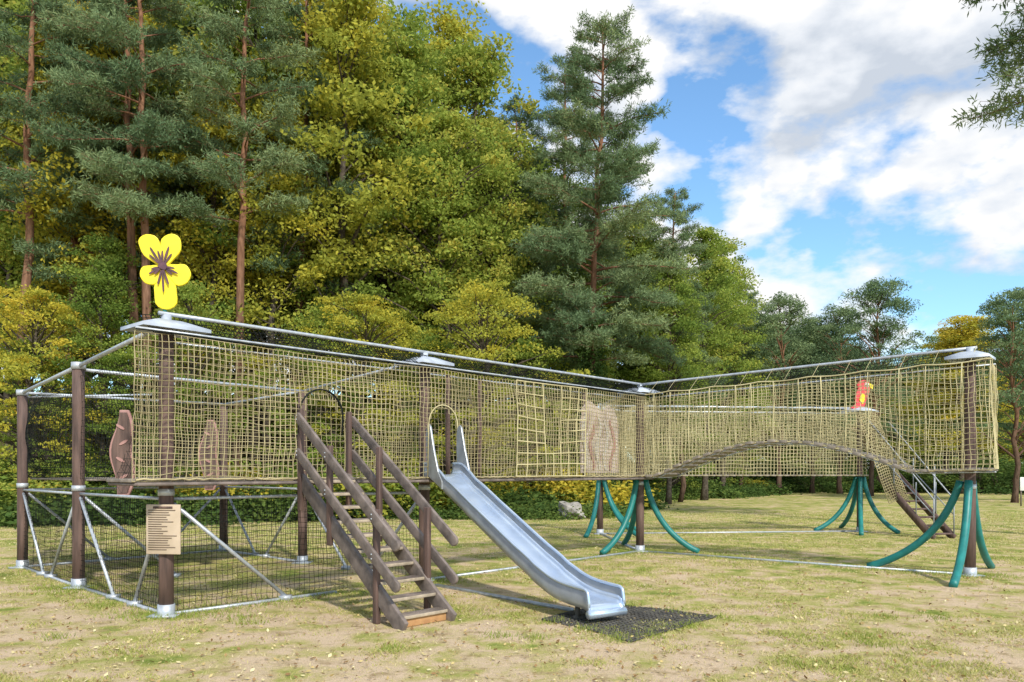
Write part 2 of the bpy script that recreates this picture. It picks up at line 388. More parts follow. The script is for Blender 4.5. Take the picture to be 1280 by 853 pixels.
def totem(p,z0,h,w,d):
    ol=[]
    for t in np.linspace(0,1,14): ol.append((w*(.35+.65*math.sin(math.pi*min(1,t*.9+.08)))*.5+.03*math.sin(t*9),h*t))
    ol=ol+[(-x+.06*math.sin(t*9),y) for (x,y),t in zip(ol[::-1],np.linspace(1,0,14))]
    prism('carved_panel',ol,P3(p,z0),P3(d,0),.05,M_pink,play,.01)
    il=[(x*.8,h*.03+y*.94) for x,y in ol]
    prism('carved_panel_face',il,P3(p,z0)+np.array([0,-.03,0]),P3(d,0),.02,M_post,play,.003)
    for q in (.22,.42,.62,.8):
        sgn=1 if q in(.22,.62) else -1
        c0=[(sgn*.02+.055*math.cos(t),h*q+.022*math.sin(t)+.03*sgn*math.cos(t)) for t in np.linspace(0,2*math.pi,12,endpoint=False)]
        prism('carved_panel_marking',c0,P3(p,z0)+np.array([0,-.045,0]),P3(d,0),.012,M_pink,play,0)
totem(np.array([-5.22,10.75]),1.38,1.15,.3,np.array([1,.1]))
totem(np.array([-4.95,13.1]),1.40,1.15,.3,np.array([1,.1]))

# ------------------------------------------------------------------ stairs
st=empty('wooden_staircase')
T0=np.array([-2.71,10.36]); B0=np.array([-1.20,8.62]); w=np.array([.669,.743])*.72
run=B0-T0; ru=run/np.linalg.norm(run)
acc=Acc()
def SP(t,k,z): return P3(T0+run*t+w*k,z)
for k in (0,1):
    bar(acc,SP(-.02,k,1.60),SP(1.03,k,-.0),.025,.10)
fin(acc,'stringers',M_rail,st,bevel=.008)
acc=Acc(); nst=10
for i in range(nst):
    t=(i+.6)/nst; z=1.62*(1-t)+.05
    box(acc,SP(t,.5,z),P3(w*.46,0),P3(ru*.10,0),[0,0,.018])
fin(acc,'treads',M_tread,st,bevel=.006)
acc=Acc()
for i in range(nst):
    t=(i+.6)/nst; z=1.62*(1-t)+.05
    for q in (-.07,-.02,.03,.08): box(acc,SP(t,.5,z+.021)+P3(ru*q,0),P3(w*.44,0),P3(ru*.006,0),[0,0,.004])
fin(acc,'tread_grip_strips',M_rail,st)
acc=Acc(); box(acc,SP(.985,.5,.06),P3(w*.46,0),P3(ru*.012,0),[0,0,.055]); fin(acc,'bottom_riser',M_orange,st,bevel=.004)
acc=Acc()
for k,side in ((0,-1),(1,1)):
    off=w/np.linalg.norm(w)*side*.07
    def Q(t,z): return SP(t,k,z)+P3(off,0)
    for (dz0,dz1) in ((.80,.86),(.34,.42)):
        p=Q(-.0,1.6+dz0); q=Q(1.0,0+dz1+.05)
        bar(acc,p,q,.02,.065)
        for e in (p,q):
            sd=P3(off,0)/.07; tube(acc,[e-sd*.02,e+sd*.02],.0645,14)
fin(acc,'handrail_boards',M_rail,st,bevel=.008)
acc=Acc()
for k,side in ((0,-1),(1,1)):
    off=w/np.linalg.norm(w)*side*.02
    for t,zb,zt in ((-.01,1.2,2.52),(.33,.8,2.02),(.80,.0,1.28)):
        p=SP(t,k,zb)+P3(off,0); q=SP(t,k,zt)+P3(off,0)
        box(acc,(p+q)/2,P3(ru*.045,0),P3(w/.72*.03,0),[0,0,(zt-zb)/2])
fin(acc,'newel_posts',M_post,st,bevel=.01)
acc=Acc()
for k,side in ((0,-1),(1,1)):
    off=w/np.linalg.norm(w)*side
    for t in (.0,.33,.80):
        for dz in (.80+.06*t,.34+.08*t):
            e=SP(t,k,1.6*(1-t)+dz+.04*t)+P3(off*.088,0)
            for h in (-.025,.025): tube(acc,[e+UP*h,e+UP*h+P3(off*.012,0)],.009,8)
fin(acc,'handrail_bolts',M_steel,st)

# ------------------------------------------------------------------ slide
sl=empty('playground_slide')
s0p=np.array([-1.02,12.2]); s1p=np.array([1.02,9.02]); sd=(s1p-s0p); ln=np.linalg.norm(sd); su=sd/ln; sw=np.array([-su[1],su[0]])
if sw[0]<0: sw=-sw
prof=[(-.06,1.66),(0,1.66),(.035,1.63),(.07,1.56),(.12,1.46),(.3,1.14),(.5,.80),(.7,.46),(.78,.345),(.84,.275),(.9,.24),(.97,.225),(1.0,.22),(1.012,.20),(1.02,.15),(1.02,.09)]
tt=np.interp(np.linspace(0,len(prof)-1,60),range(len(prof)),[p[0] for p in prof]); zz=np.interp(np.linspace(0,len(prof)-1,60),range(len(prof)),[p[1] for p in prof])
for _ in range(2): zz[1:-1]=(zz[:-2]+2*zz[1:-1]+zz[2:])/4
def strip(name,cs,mt,th):
    V=[];m=len(cs)
    for i,(t,z) in enumerate(zip(tt,zz)):
        for x,y in cs:
            hh=y*(1 if i<52 else max(.05,1-(i-52)/7))
            V.append(P3(s0p+sd*t+sw*x,z+hh))
    F=[[i*m+j,(i+1)*m+j,(i+1)*m+j+1,i*m+j+1] for i in range(len(tt)-1) for j in range(m-1)]
    o=mk(name,V,F,mt,sl,True); md=o.modifiers.new('s','SOLIDIFY'); md.thickness=th; md.offset=0; return o
strip('chute',[(-.235,.07),(-.232,.03),(-.215,.008),(-.19,0),(0,-.004),(.19,0),(.215,.008),(.232,.03),(.235,.07)],M_slide,.004)
strip('side_wall_near',[(-.25,.17),(-.25,.0),(-.25,-.045)],M_slideedge,.012)
strip('side_wall_far',[(.25,.17),(.25,.0),(.25,-.045)],M_slideedge,.012)
acc=Acc()
for x in (-.25,.25):
    pts=[P3(s0p+sd*t+sw*x,z+.17*(1 if i<52 else max(.05,1-(i-52)/7))) for i,(t,z) in enumerate(zip(tt,zz))]
    tube(acc,pts,.019,8)
e=s0p+sd*1.02; tube(acc,[P3(e-sw*.26,.12),P3(e+sw*.26,.12)],.05,12)
fin(acc,'rim_tubes',M_slide,sl,True)
acc=Acc()
for x in (-.15,.15): tube(acc,[P3(s0p+sd*.93+sw*x,.22),P3(s0p+sd*.93+sw*x,-.05)],.03,10)
tube(acc,[P3(s0p+sd*.93-sw*.2,.03),P3(s0p+sd*.93+sw*.2,.03)],.03,8)
fin(acc,'feet',M_rubber,sl,True)
ol=[(-.06,-.02),(-.1,.35),(-.1,.62),(-.06,.72),(0,.74),(.05,.7),(.08,.6),(.16,.35),(.3,.02),(.42,-.12),(.42,-.24),(.05,-.08)]
for nme,x in (('entry_wing_left',-.265),('entry_wing_right',.265)):
    prism(nme,ol,P3(s0p+sw*x,1.68),P3(su,0),.03,M_slideedge,sl,.008)

# ------------------------------------------------------------------ info sign
sg=empty('information_sign')
sc=L+np.array([.02,-.12]); sx=unit(np.array([1,-.12]))
acc=Acc(); box(acc,P3(sc,1.03),P3(sx*.21,0),[0.002,.012,0],[0,0,.29]); fin(acc,'board',M_signb,sg,bevel=.006)
acc=Acc(); fr=sc+np.array([-.002,-.016])
for i in range(1,19):
    z=1.28-i*.027; wd=rng.uniform(.08,.18) if i%5 else .12
    box(acc,P3(fr+sx*(-.18+wd),z),P3(sx*wd,0),[0,.0015,0],[0,0,.0045])
fin(acc,'text_lines',M_ink,sg)
acc=Acc(); box(acc,P3(fr,1.285),P3(sx*.12,0),[0,.0015,0],[0,0,.013])
for z in (.9,1.2): tube(acc,[P3(L,z)+np.array([-.1,-.03,0]),P3(L,z)+np.array([.1,-.05,0])],.015,6)
fin(acc,'title_and_clamps',M_post,sg)

# ------------------------------------------------------------------ flower ornament
fl=empty('flower_ornament')
fo=P3(L+np.array([-.02,-.02]),3.58)
def petal(cx,cy,l,wd,ang,nm,th=.05,mt=M_yellow,dy=0,n=24):
    ol=[]
    for t in np.linspace(0,2*math.pi,n,endpoint=False):
        x=l*.5*(1-math.cos(t)); y=wd*.5*math.sin(t)*(.5+.75*x/l)*(1+.07*math.sin(5*t+ang*3))
        ol.append((cx+x*math.cos(ang)-y*math.sin(ang),cy+x*math.sin(ang)+y*math.cos(ang)))
    prism(nm,ol,fo+np.array([0,dy,0]),np.array([1,.25,0]),th,mt,fl,.008 if mt is M_yellow else 0)
cx,cy=.0,.53
for i,(an,l,wd) in enumerate(((122,.42,.25),(73,.41,.24),(214,.29,.24),(-24,.31,.27),(-87,.50,.28))):
    petal(cx,cy,l,wd,math.radians(an),'petal_%d'%(i+1),dy=.004*i)
    for da in (-16,0,16):
        petal(cx,cy,l*(.46 if da else .62),.026,math.radians(an+da),'petal_vein_%d_%d'%(i+1,da+20),.01,M_purple,dy=-.04-.001*i-.0004*da,n=10)
petal(cx-.045,cy,.10,.09,0,'centre',.02,M_purple,dy=-.05)
acc=Acc(); tube(acc,[fo+np.array([0,.03,-.15]),fo+np.array([0,.03,.3])],.025,8); fin(acc,'stem',M_teal,fl,True)

pr=empty('parrot_ornament'); po=P3(R2+np.array([.0,-.1]),3.5)
prism('body',[(-.05,0),(.08,.05),(.14,.2),(.2,.4),(.26,.58),(.22,.72),(.08,.8),(-.06,.76),(-.14,.66),(-.10,.56),(-.16,.42),(-.2,.25),(-.16,.1)],po,[1,.1,0],.06,M_red,pr)
prism('wing',[(.02,.1),(.08,.25),(.08,.36),(.02,.42),(-.05,.36),(-.08,.22)],po+np.array([0,-.04,0]),[1,.1,0],.03,M_yellow,pr)
prism('tail',[(-.16,.12),(-.08,.02),(-.24,-.02),(-.34,.0)],po+np.array([0,-.02,0]),[1,.1,0],.05,M_red,pr)
prism('face',[(.1,.6),(.2,.6),(.2,.7),(.1,.72)],po+np.array([0,-.04,0]),[1,.1,0],.02,M_white,pr)
prism('beak',[(.2,.7),(.33,.66),(.31,.52),(.24,.58)],po+np.array([0,-.03,0]),[1,.1,0],.05,M_yellow,pr)
prism('eye',[(.13,.65),(.16,.65),(.16,.68),(.13,.68)],po+np.array([0,-.055,0]),[1,.1,0],.01,M_purple,pr)

rs=empty('rear_steps_with_handrails')
acc=Acc()
t0=R2+np.array([.25,-.6]); b0=np.array([10.65,20.2]); wv=np.array([.62,.2])
for k in (0,1): bar(acc,P3(t0+wv*k,1.6),P3(b0+wv*k,0),.025,.1)
for i in range(8):
    t=(i+.6)/8; q=t0+(b0-t0)*t+wv*.5; box(acc,P3(q,1.6*(1-t)+.04),P3(wv*.48,0),[0,.1,0],[0,0,.02])
fin(acc,'steps',M_post,rs)
acc=Acc()
for k in (0,1):
    tube(acc,[P3(t0+wv*k-[.25,0],3.1),P3(t0+wv*k+[.15,-.2],2.5),P3(b0+wv*k,1.0),P3(b0+wv*k,.02)],.018,8)
    tube(acc,[P3(t0+wv*k,2.2),P3(b0+wv*k,.6)],.014,8)
    for t in (.3,.7):
        q=t0+(b0-t0)*t+wv*k; tube(acc,[P3(q,1.5*(1-t)),P3(q,1.6*(1-t)+.95)],.016,8)
tube(acc,[P3((11.3,21.4),0),P3((11.3,21.4),1.9)],.025,8)
fin(acc,'handrails',M_steeld,rs,True)
acc=Acc()
def fch(u,v):
    return np.array([R2[0]-.25+.55*v+.45*u, R2[1]-.45-.9*u, 3.25-2.4*u+.1*math.sin(3*v)])
net(acc,fch,34,10,.015,.01,None,50)
fin(acc,'chute_net',M_rope,rs,True)

# rubber mat
acc=Acc(); q00=np.array([.37,9.19]);q10=np.array([1.24,10.3]);q01=np.array([1.2,7.98]);q11=np.array([2.4,9.35])
def mq(u,v):
    p=q00*(1-u)*(1-v)+q10*u*(1-v)+q01*(1-u)*v+q11*u*v
    return p+.02*np.array([math.sin(p[1]*6),math.cos(p[0]*7)])
nn_=22
for i in range(nn_+1):
    for j in range(nn_):
        t=i/nn_
        for (p,q,z) in ((mq(t,j/nn_),mq(t,(j+1)/nn_),.013),(mq(j/nn_,t),mq((j+1)/nn_,t),.0165)):
            jz=.007*math.sin(p[0]*7)*math.cos(p[1]*5)
            if rng.random()<.06: continue
            bar(acc,P3(p,z+jz),P3(q,z+jz),.012,.006)
fin(acc,'rubber_safety_mat',M_rubber)

# ------------------------------------------------------------------ ground
xe=[-200,-60,-17,-8,0,4,8,19,30,60,200]; ye=[34,30,27,29,33,36,47,62,70,80,92]
def edge(x): return np.interp(x,xe,ye)
def hgt(x,y):
    d=y-edge(x)-1; t=np.clip(d/22,0,1); h=t*t*(3-2*t)*6.5
    return h*np.clip((14-x)/12,0,1)
g=np.linspace(-1,1,221); gx=np.sign(g)*(np.abs(g)**2.6)*900; gx=gx+g*60
gy=gx+30
X,Y=np.meshgrid(gx,gy,indexing='ij'); Z=hgt(X,Y)
V=np.stack([X,Y,Z],-1).reshape(-1,3); k=len(gx)
i,j=np.meshgrid(np.arange(k-1),np.arange(k-1),indexing='ij'); b0_=(i*k+j).ravel()
F=np.stack([b0_,b0_+k,b0_+k+1,b0_+1],-1)
m,nt,out=mat('meadow_ground'); M_ground=m
tc=N(nt,'ShaderNodeTexCoord'); ov=tc.outputs['Object']
n1=noise(nt,.5,3,ov,.6); n2=noise(nt,2.0,5,ov,.68); n3=noise(nt,22,5,ov,.72); n4=noise(nt,90,3,ov,.7)
n5=noise(nt,3.1,4,mapping(nt,ov,(1,1,1),(9,4,0)),.7)
sp=N(nt,'ShaderNodeSeparateXYZ'); nt.links.new(ov,sp.inputs[0])
mr=N(nt,'ShaderNodeMapRange'); nt.links.new(sp.outputs['Y'],mr.inputs[0]); mr.inputs[1].default_value=6; mr.inputs[2].default_value=18; mr.inputs[3].default_value=-.155; mr.inputs[4].default_value=.03
def mth(op,x,y,z=None):
    q=N(nt,'ShaderNodeMath',operation=op)
    for i_,s_ in enumerate((x,y,z)):
        if s_ is None: continue
        if isinstance(s_,(int,float)): q.inputs[i_].default_value=s_
        else: nt.links.new(s_,q.inputs[i_])
    return q.outputs[0]
f=mth('MULTIPLY_ADD',n2.outputs['Fac'],1.25,mth('MULTIPLY',n1.outputs['Fac'],.8)); f=mth('ADD',f,-.525)
f=mth('ADD',f,mth('MULTIPLY_ADD',n3.outputs['Fac'],.40,-.20)); f=mth('ADD',f,mr.outputs[0])
r1=ramp(nt,[(.26,(.62,.48,.33)),(.38,(.55,.44,.26)),(.47,(.47,.41,.18)),(.57,(.36,.36,.11)),(.72,(.19,.25,.055))],f)
r2=ramp(nt,[(.3,(.40,.38,.35)),(.48,(.98,.97,.96)),(.70,(1.4,1.35,1.25))],n4.outputs['Fac'])
mx=N(nt,'ShaderNodeMixRGB',blend_type='MULTIPLY'); mx.inputs[0].default_value=.85
nt.links.new(r1.outputs[0],mx.inputs[1]); nt.links.new(r2.outputs[0],mx.inputs[2])
br=ramp(nt,[(.54,(0,0,0)),(.66,(.75,.75,.75))],n5.outputs['Fac'])
mxb=N(nt,'ShaderNodeMixRGB'); mxb.inputs[2].default_value=(.33,.24,.125,1); nt.links.new(br.outputs[0],mxb.inputs[0]); nt.links.new(mx.outputs[0],mxb.inputs[1])
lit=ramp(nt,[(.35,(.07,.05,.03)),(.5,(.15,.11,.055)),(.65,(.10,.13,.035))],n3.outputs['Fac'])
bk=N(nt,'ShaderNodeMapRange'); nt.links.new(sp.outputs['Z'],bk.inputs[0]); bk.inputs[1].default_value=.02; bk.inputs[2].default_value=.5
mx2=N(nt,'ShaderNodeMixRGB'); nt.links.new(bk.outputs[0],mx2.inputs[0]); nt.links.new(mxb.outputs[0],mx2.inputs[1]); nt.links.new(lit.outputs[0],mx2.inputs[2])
b=N(nt,'ShaderNodeBsdfDiffuse')
bp=N(nt,'ShaderNodeBump'); bp.inputs['Strength'].default_value=.8; bp.inputs['Distance'].default_value=.03
nt.links.new(mth('ADD',n3.outputs['Fac'],mth('MULTIPLY',n4.outputs['Fac'],.5)),bp.inputs['Height'])
nt.links.new(bp.outputs[0],b.inputs['Normal']); nt.links.new(mx2.outputs[0],b.inputs['Color']); nt.links.new(b.outputs[0],out.inputs[0])
mk('ground',V,F,M_ground,None,True)

def vn(x,y,s,seed):
    q=np.random.default_rng(seed).random((64,64)); xs=x*s; ys=y*s; xi=np.floor(xs).astype(int); yi=np.floor(ys).astype(int); fx=xs-xi; fy=ys-yi
    fx=fx*fx*(3-2*fx); fy=fy*fy*(3-2*fy); G=lambda i,j:q[i%64,j%64]
    return (G(xi,yi)*(1-fx)+G(xi+1,yi)*fx)*(1-fy)+(G(xi,yi+1)*(1-fx)+G(xi+1,yi+1)*fx)*fy
n=360000
yy=5.6*np.exp(rng.random(n)*math.log(34/5.6)); xx=(rng.random(n)*2-1)*yy*.72
dn=.34*vn(xx,yy,.6,1)+.36*vn(xx,yy,1.7,2)+.30*vn(xx,yy,4.8,3)
kk=(rng.random(n)<np.clip((dn-.52+.013*(yy-7))*5,.05,1))&(yy<edge(xx)+2)
xx,yy,dn=xx[kk],yy[kk],dn[kk]; n=len(xx)
hh=rng.uniform(.010,.030,n)*(1+1.2*np.clip(dn-.5,0,1)*2)*(.8+yy*.02); an=rng.random(n)*6.28; wd=rng.uniform(.0018,.004,n)*(1+yy*.09)
ln_=rng.normal(0,.9,(n,2))*hh[:,None]
z0=hgt(xx,yy)
A=np.stack([xx-np.cos(an)*wd,yy-np.sin(an)*wd,z0],-1); Bv=np.stack([xx+np.cos(an)*wd,yy+np.sin(an)*wd,z0],-1)
T=np.stack([xx+ln_[:,0],yy+ln_[:,1],z0+hh],-1)
V=np.stack([A,Bv,T],1).reshape(-1,3); F=np.arange(3*n).reshape(-1,3)
M_blade=leafmat('grass_blade',[(0,(.17,.25,.045)),(.35,(.33,.38,.08)),(.65,(.53,.48,.18)),(1,(.70,.59,.36))],.3)
mk('grass',V,F,M_blade,None,False,v=np.clip(rng.normal(.58-1.1*(dn-.55),.22,n),0,1)*.85)
tp=[]
for p in [L,Pa,Pb,Mp,C,R]+[L+a*t for t in np.linspace(.3,2.4,8)]+[Mp+(C-Mp)*t for t in np.linspace(.1,.9,5)]+[C+(R-C)*t for t in np.linspace(.1,.9,6)]+[L+(Pa-L)*t for t in np.linspace(.1,.9,6)]:
    kx=900 if any(p is q for q in (L,R,C,Mp,Pa)) else 150
    tp.append(np.array(p)+rng.normal(0,.2,(kx,2))*[1.6,.9])
for p in [mq(0,t) for t in (.1,.5,.9)]+[mq(t,1) for t in (.2,.6,1)]+[mq(1,t) for t in (.2,.6)]: tp.append(p+rng.normal(0,.10,(120,2)))
for i in range(26):
    d=rng.uniform(6.5,16); p=np.array([(rng.random()*2-1)*d*.62,d]); tp.append(p+rng.normal(0,.09,(90,2)))
tp=np.concatenate(tp); n=len(tp); hh=rng.uniform(.025,.075,n); an=rng.random(n)*6.28; wd=rng.uniform(.003,.006,n)
A=np.stack([tp[:,0]-np.cos(an)*wd,tp[:,1]-np.sin(an)*wd,0*hh],-1);Bv=np.stack([tp[:,0]+np.cos(an)*wd,tp[:,1]+np.sin(an)*wd,0*hh],-1)
lz=rng.normal(0,.5,(n,2))*hh[:,None]; T=np.stack([tp[:,0]+lz[:,0],tp[:,1]+lz[:,1],hh],-1)
mk('grass_tufts',np.stack([A,Bv,T],1).reshape(-1,3),np.arange(3*n).reshape(-1,3),M_blade,None,False,v=rng.uniform(0,.3,n))
n=8500; yy=5.8*np.exp(rng.random(n)*math.log(32/5.8)); xx=(rng.random(n)*2-1)*yy*.72
def leafquads(Cc,s,g,flat=0.0,asp=.6):
    n=len(Cc); nr=g.normal(0,1,(n,3)); nr[:,2]+=flat; nr/=np.linalg.norm(nr,axis=1)[:,None]
    t=g.normal(0,1,(n,3)); U=np.cross(nr,t); U/=np.linalg.norm(U,axis=1)[:,None]; W=np.cross(nr,U)
    s=np.broadcast_to(s,(n,))[:,None]
    return np.stack([Cc+U*s,Cc+W*s*asp,Cc-U*s,Cc-W*s*asp],1).reshape(-1,3)
V=leafquads(np.stack([xx,yy,np.full(n,.018)],-1),rng.uniform(.010,.030,n),rng,2.5)
M_dead=leafmat('dead_leaf',[(0,(.17,.095,.045)),(.4,(.32,.20,.09)),(.8,(.54,.42,.18)),(1,(.68,.60,.34))],.1)
mk('fallen_leaves',V,np.arange(4*n).reshape(-1,4),M_dead,None,False,v=rng.random(n)*.95)

# ------------------------------------------------------------------ trees
def decid(name,seed,H=20,R_=4.0,h0=3.,nc=230,nl=125,ls=.10,lm=M_leafG,lean=.4,bark=None,crm=(.45,1.0),flatz=.6,tr0=.22,asp=.6):
    g=np.random.default_rng(seed); acc=Acc()
    tz=np.linspace(0,H*.93,16); px=np.cumsum(g.normal(0,.12,16))*lean*2; py=np.cumsum(g.normal(0,.12,16))*lean*2; px-=px[0];py-=py[0]
    tr=tr0*(1-tz/H)**.8+.02; tr[0]*=1.4
    tube(acc,np.stack([px,py,tz],-1),tr,9)
    t=g.random(nc)**.85; zc=h0+(H-h0)*t
    env=R_*np.sqrt(np.clip(1-(np.abs(t-.38)/.64)**2.1,0.01,1)); th=g.random(nc)*2*np.pi
    ph=g.random(4)*6.28
    env=env*(.78+.22*np.sin(2*th+ph[0]+t*5)+.18*np.sin(5*th+ph[1]-t*9)+.12*np.sin(14*t+ph[2]))
    rr=env*g.random(nc)**.45
    cx=np.interp(zc,tz,px)+rr*np.cos(th); cy=np.interp(zc,tz,py)+rr*np.sin(th)
    Cc=np.stack([cx,cy,zc],-1)
    for i in range(0,nc,2):
        zb=max(h0*.6,zc[i]-.55*rr[i]-.5); b=np.array([np.interp(zb,tz,px),np.interp(zb,tz,py),zb]); e=Cc[i]; mid=(b+e)/2+np.array([0,0,.25*rr[i]*.5])+g.normal(0,.12,3)
        r0=.02+.018*rr[i]
        tube(acc,[b,mid,e],[r0,r0*.6,.01],4,False)
    Vb,Fb=acc.get()
    cr=g.uniform(crm[0],crm[1],nc)
    idx=np.repeat(np.arange(nc),nl); off=g.normal(0,1,(len(idx),3)); off/=np.linalg.norm(off,axis=1)[:,None]; off*=(g.random(len(idx))**.5)[:,None]
    off*=cr[idx][:,None]*np.array([1.25,1.25,flatz]); off[:,2]-=.15*(off[:,0]**2+off[:,1]**2)
    LC=Cc[idx]+off; V=leafquads(LC,g.uniform(.7,1.25,len(idx))*ls,g,.9,asp)
    vv=np.clip(.38*g.random(nc)[idx]+.28*g.random(len(idx))+.10*t[idx],0,1)
    Fl=np.arange(len(V)).reshape(-1,4)+len(Vb)
    return mk(name,np.concatenate([Vb,V]),np.concatenate([Fb,Fl]),[bark or M_bark,lm],midx=np.r_[np.zeros(len(Fb)),np.ones(len(Fl))],v=np.r_[np.zeros(len(Fb)),vv],coll=False)

def pine(name,seed,H=22,h0=8.,Lm=3.2,nb=85,ivy=False,tr0=.18):
    g=np.random.default_rng(seed); acc=Acc()
    tz=np.linspace(0,H,18); px=np.cumsum(g.normal(0,.09,18)); py=np.cumsum(g.normal(0,.09,18)); px-=px[0];py-=py[0]
    tube(acc,np.stack([px,py,tz],-1),tr0*(1-tz/H)**.7+.02,10)
    TP=[];TD=[];TV=[]
    for i in range(nb):
        t=(i+g.random())/nb; z=h0+(H-h0)*t
        Lb=Lm*(np.clip(1-t,0,1)**.55)*(.5+.5*min(1,t*4+.35))*g.uniform(.5,1.2)+.45
        th=i*2.4+g.normal(0,.5); d=np.array([math.cos(th),math.sin(th),0]); up=g.uniform(-.1,.35)+.45*t
        b=np.array([np.interp(z,tz,px),np.interp(z,tz,py),z]); ts=np.linspace(0,1,6)
        pts=b+d*Lb*ts[:,None]+UP*(Lb*(up*ts-.30*ts**2+.1*ts**3))[:,None]+g.normal(0,.06,(6,3))*ts[:,None]
        r0=.014+.012*Lb; tube(acc,pts,np.linspace(r0,.006,6),4,False)
        side=np.array([-d[1],d[0],0]); bv=g.random()
        nt_=int(5+Lb*4.5)
        for q in range(nt_):
            s=.22+.78*(q+g.random())/nt_; p=np.array([np.interp(s,ts,pts[:,m_i]) for m_i in range(3)])
            sl_=(1.15-s)*Lb*.55*g.uniform(.5,1.1)+.2; dd=unit(d*g.uniform(.4,1)+side*g.choice([-1,1])*g.uniform(.3,1)+UP*g.uniform(-.15,.35))
            e=p+dd*sl_; tube(acc,[p,e],[.010,.004],3,False)
            kk=int(3+sl_*5)
            for u in range(kk):
                f=(u+.7)/kk; TP.append(p+(e-p)*f+g.normal(0,.07,3)); TD.append(unit(dd+g.normal(0,.25,3)+UP*.25)); TV.append(bv)
    TP=np.array(TP);TD=np.array(TD);TV=np.array(TV); nn=11
    idx=np.repeat(np.arange(len(TP)),nn); m=len(idx)
    D=TD[idx]*.5+g.normal(0,.8,(m,3)); D/=np.linalg.norm(D,axis=1)[:,None]
    ll=g.uniform(.13,.25,m)[:,None]; W=np.cross(D,g.normal(0,1,(m,3))); W/=np.linalg.norm(W,axis=1)[:,None]; wd=.018
    B=TP[idx]+g.normal(0,.06,(m,3))
    V=np.stack([B,B+D*ll*.5+W*wd,B+D*ll,B+D*ll*.5-W*wd],1).reshape(-1,3)
    Vb,Fb=acc.get(); Fl=np.arange(len(V)).reshape(-1,4)+len(Vb)
    vv=np.clip(.45*TV[idx]+.35*g.random(m),0,1)
    mi=np.r_[np.zeros(len(Fb)),np.ones(len(Fl))]; VV=[Vb,V]; FF=[Fb,Fl]; va=[np.zeros(len(Fb)),vv]
    if ivy:
        n=9000; z=g.uniform(0,8.5,n); th=g.random(n)*6.28; rad=.25+g.random(n)**2*.75*(1-z/9.5)**.5
        LC=np.stack([np.interp(z,tz,px)+rad*np.cos(th),np.interp(z,tz,py)+rad*np.sin(th),z],-1); V2=leafquads(LC,.07,g,.3)
        F2=np.arange(len(V2)).reshape(-1,4)+len(Vb)+len(V); VV.append(V2);FF.append(F2); mi=np.r_[mi,np.full(len(F2),2)]; va.append(g.random(len(F2))*.2)
    return mk(name,np.concatenate(VV),np.concatenate(FF),[M_pbark,M_need,M_leafB],midx=mi,v=np.concatenate(va),coll=False)

def bush(name,seed,lm,w=1.6,h=1.5,n=7000):
    g=np.random.default_rng(seed); acc=Acc(); k=26
    th=g.random(k)*6.28; rr=g.random(k)**.5*w; Cc=np.stack([rr*np.cos(th),rr*np.sin(th),g.uniform(.1,1,k)**1.3*h*(1-.4*rr/w)],-1)
    for q in Cc: tube(acc,[[q[0]*.3,q[1]*.3,0],q],[.02,.006],3,False)
    Vb,Fb=acc.get(); idx=g.integers(0,k,n); off=g.normal(0,.3,(n,3))*[1,1,.7]; LC=Cc[idx]+off; LC[:,2]=np.abs(LC[:,2])
    V=leafquads(LC,g.uniform(.035,.085,n),g,.8); Fl=np.arange(len(V)).reshape(-1,4)+len(Vb)
    vv=np.clip(.4*g.random(k)[idx]+.35*g.random(n),0,1)
    return mk(name,np.concatenate([Vb,V]),np.concatenate([Fb,Fl]),[M_bark,lm],midx=np.r_[np.zeros(len(Fb)),np.ones(len(Fl))],v=np.r_[np.zeros(len(Fb)),vv],coll=False)

DG=[decid('deciduous_tree',s,20,r,h,nc) for s,r,h,nc in ((1,4.0,3,205),(2,3.4,4.5,170),(3,4.6,2.5,215))]
DY=[decid('autumn_tree',s,20,r,h,nc,lm=M_leafY) for s,r,h,nc in ((4,3.7,5,150),(5,3.0,6,130))]
DL=decid('low_autumn_tree',6,12,4.8,2.5,150,105,.08,M_leafY,.8,flatz=.35)
DLG=decid('low_green_tree',8,12,4.4,1.2,160,105,.08,M_leafG,.8,flatz=.4)
PR=[decid('round_crowned_pine',s,16,r,h,nc,160,.13,M_need,.5,M_pbark,(.5,1.1),.5,.2,.28) for s,r,h,nc in ((31,5.2,4.5,145),(32,4.4,5.5,115))]
PN=[pine('pine_tree',11,22,8,3.2,52),pine('pine_tree',12,22,10.5,2.8,42),pine('pine_tree',13,22,6,3.6,76)]
PBig=pine('pine_tree',14,21.5,6.5,4.1,96,True)
BU=[bush('undergrowth_bush',s,m_l,w_,h_) for s,m_l,w_,h_ in ((21,M_leafB,1.7,1.0),(22,M_leafG,1.5,2.2),(23,M_leafB,2.0,.6),(24,M_leafY,1.3,1.8),(25,M_leafB,2.2,2.6))]

def tree(me,H0,px,d,H,name,parent=None,rz=None,sxy=1.0):
    x=(px-640)/1000*d; o=put(name,me,parent); sc=H/H0
    o.location=(x,d,float(hgt(np.array(x),np.array(d)))-.1); o.scale=(sc*sxy,sc*sxy,sc); o.rotation_euler=(0,0,rng.random()*6.28 if rz is None else rz)
    return o
def zt(y,d): return 1.7+(590-y)*d/1000
for px,d,top,k in ((40,31,-130,1),(88,33,-90,0),(168,31,-110,1),(186,30,-120,1),(235,36,-80,0),(297,31,-90,1),(362,35,-10,0),(655,40,150,2),(690,43,120,0),(850,45,240,2),(925,62,355,0)):
    tree(PN[k],22,px,d,zt(top,d),'pine_tree')
for px,d,top,k,sx in ((975,60,372,1,1.),(1015,64,400,0,.9),(1088,56,350,0,.85),(1050,62,385,1,1.),(1268,44,366,1,1.),(1310,46,350,0,1.)):
    tree(PR[k],16,px,d,zt(top,d),'round_crowned_pine',sxy=sx)
tree(PBig,21.5,752,36,zt(28,36),'pine_tree',rz=.5)
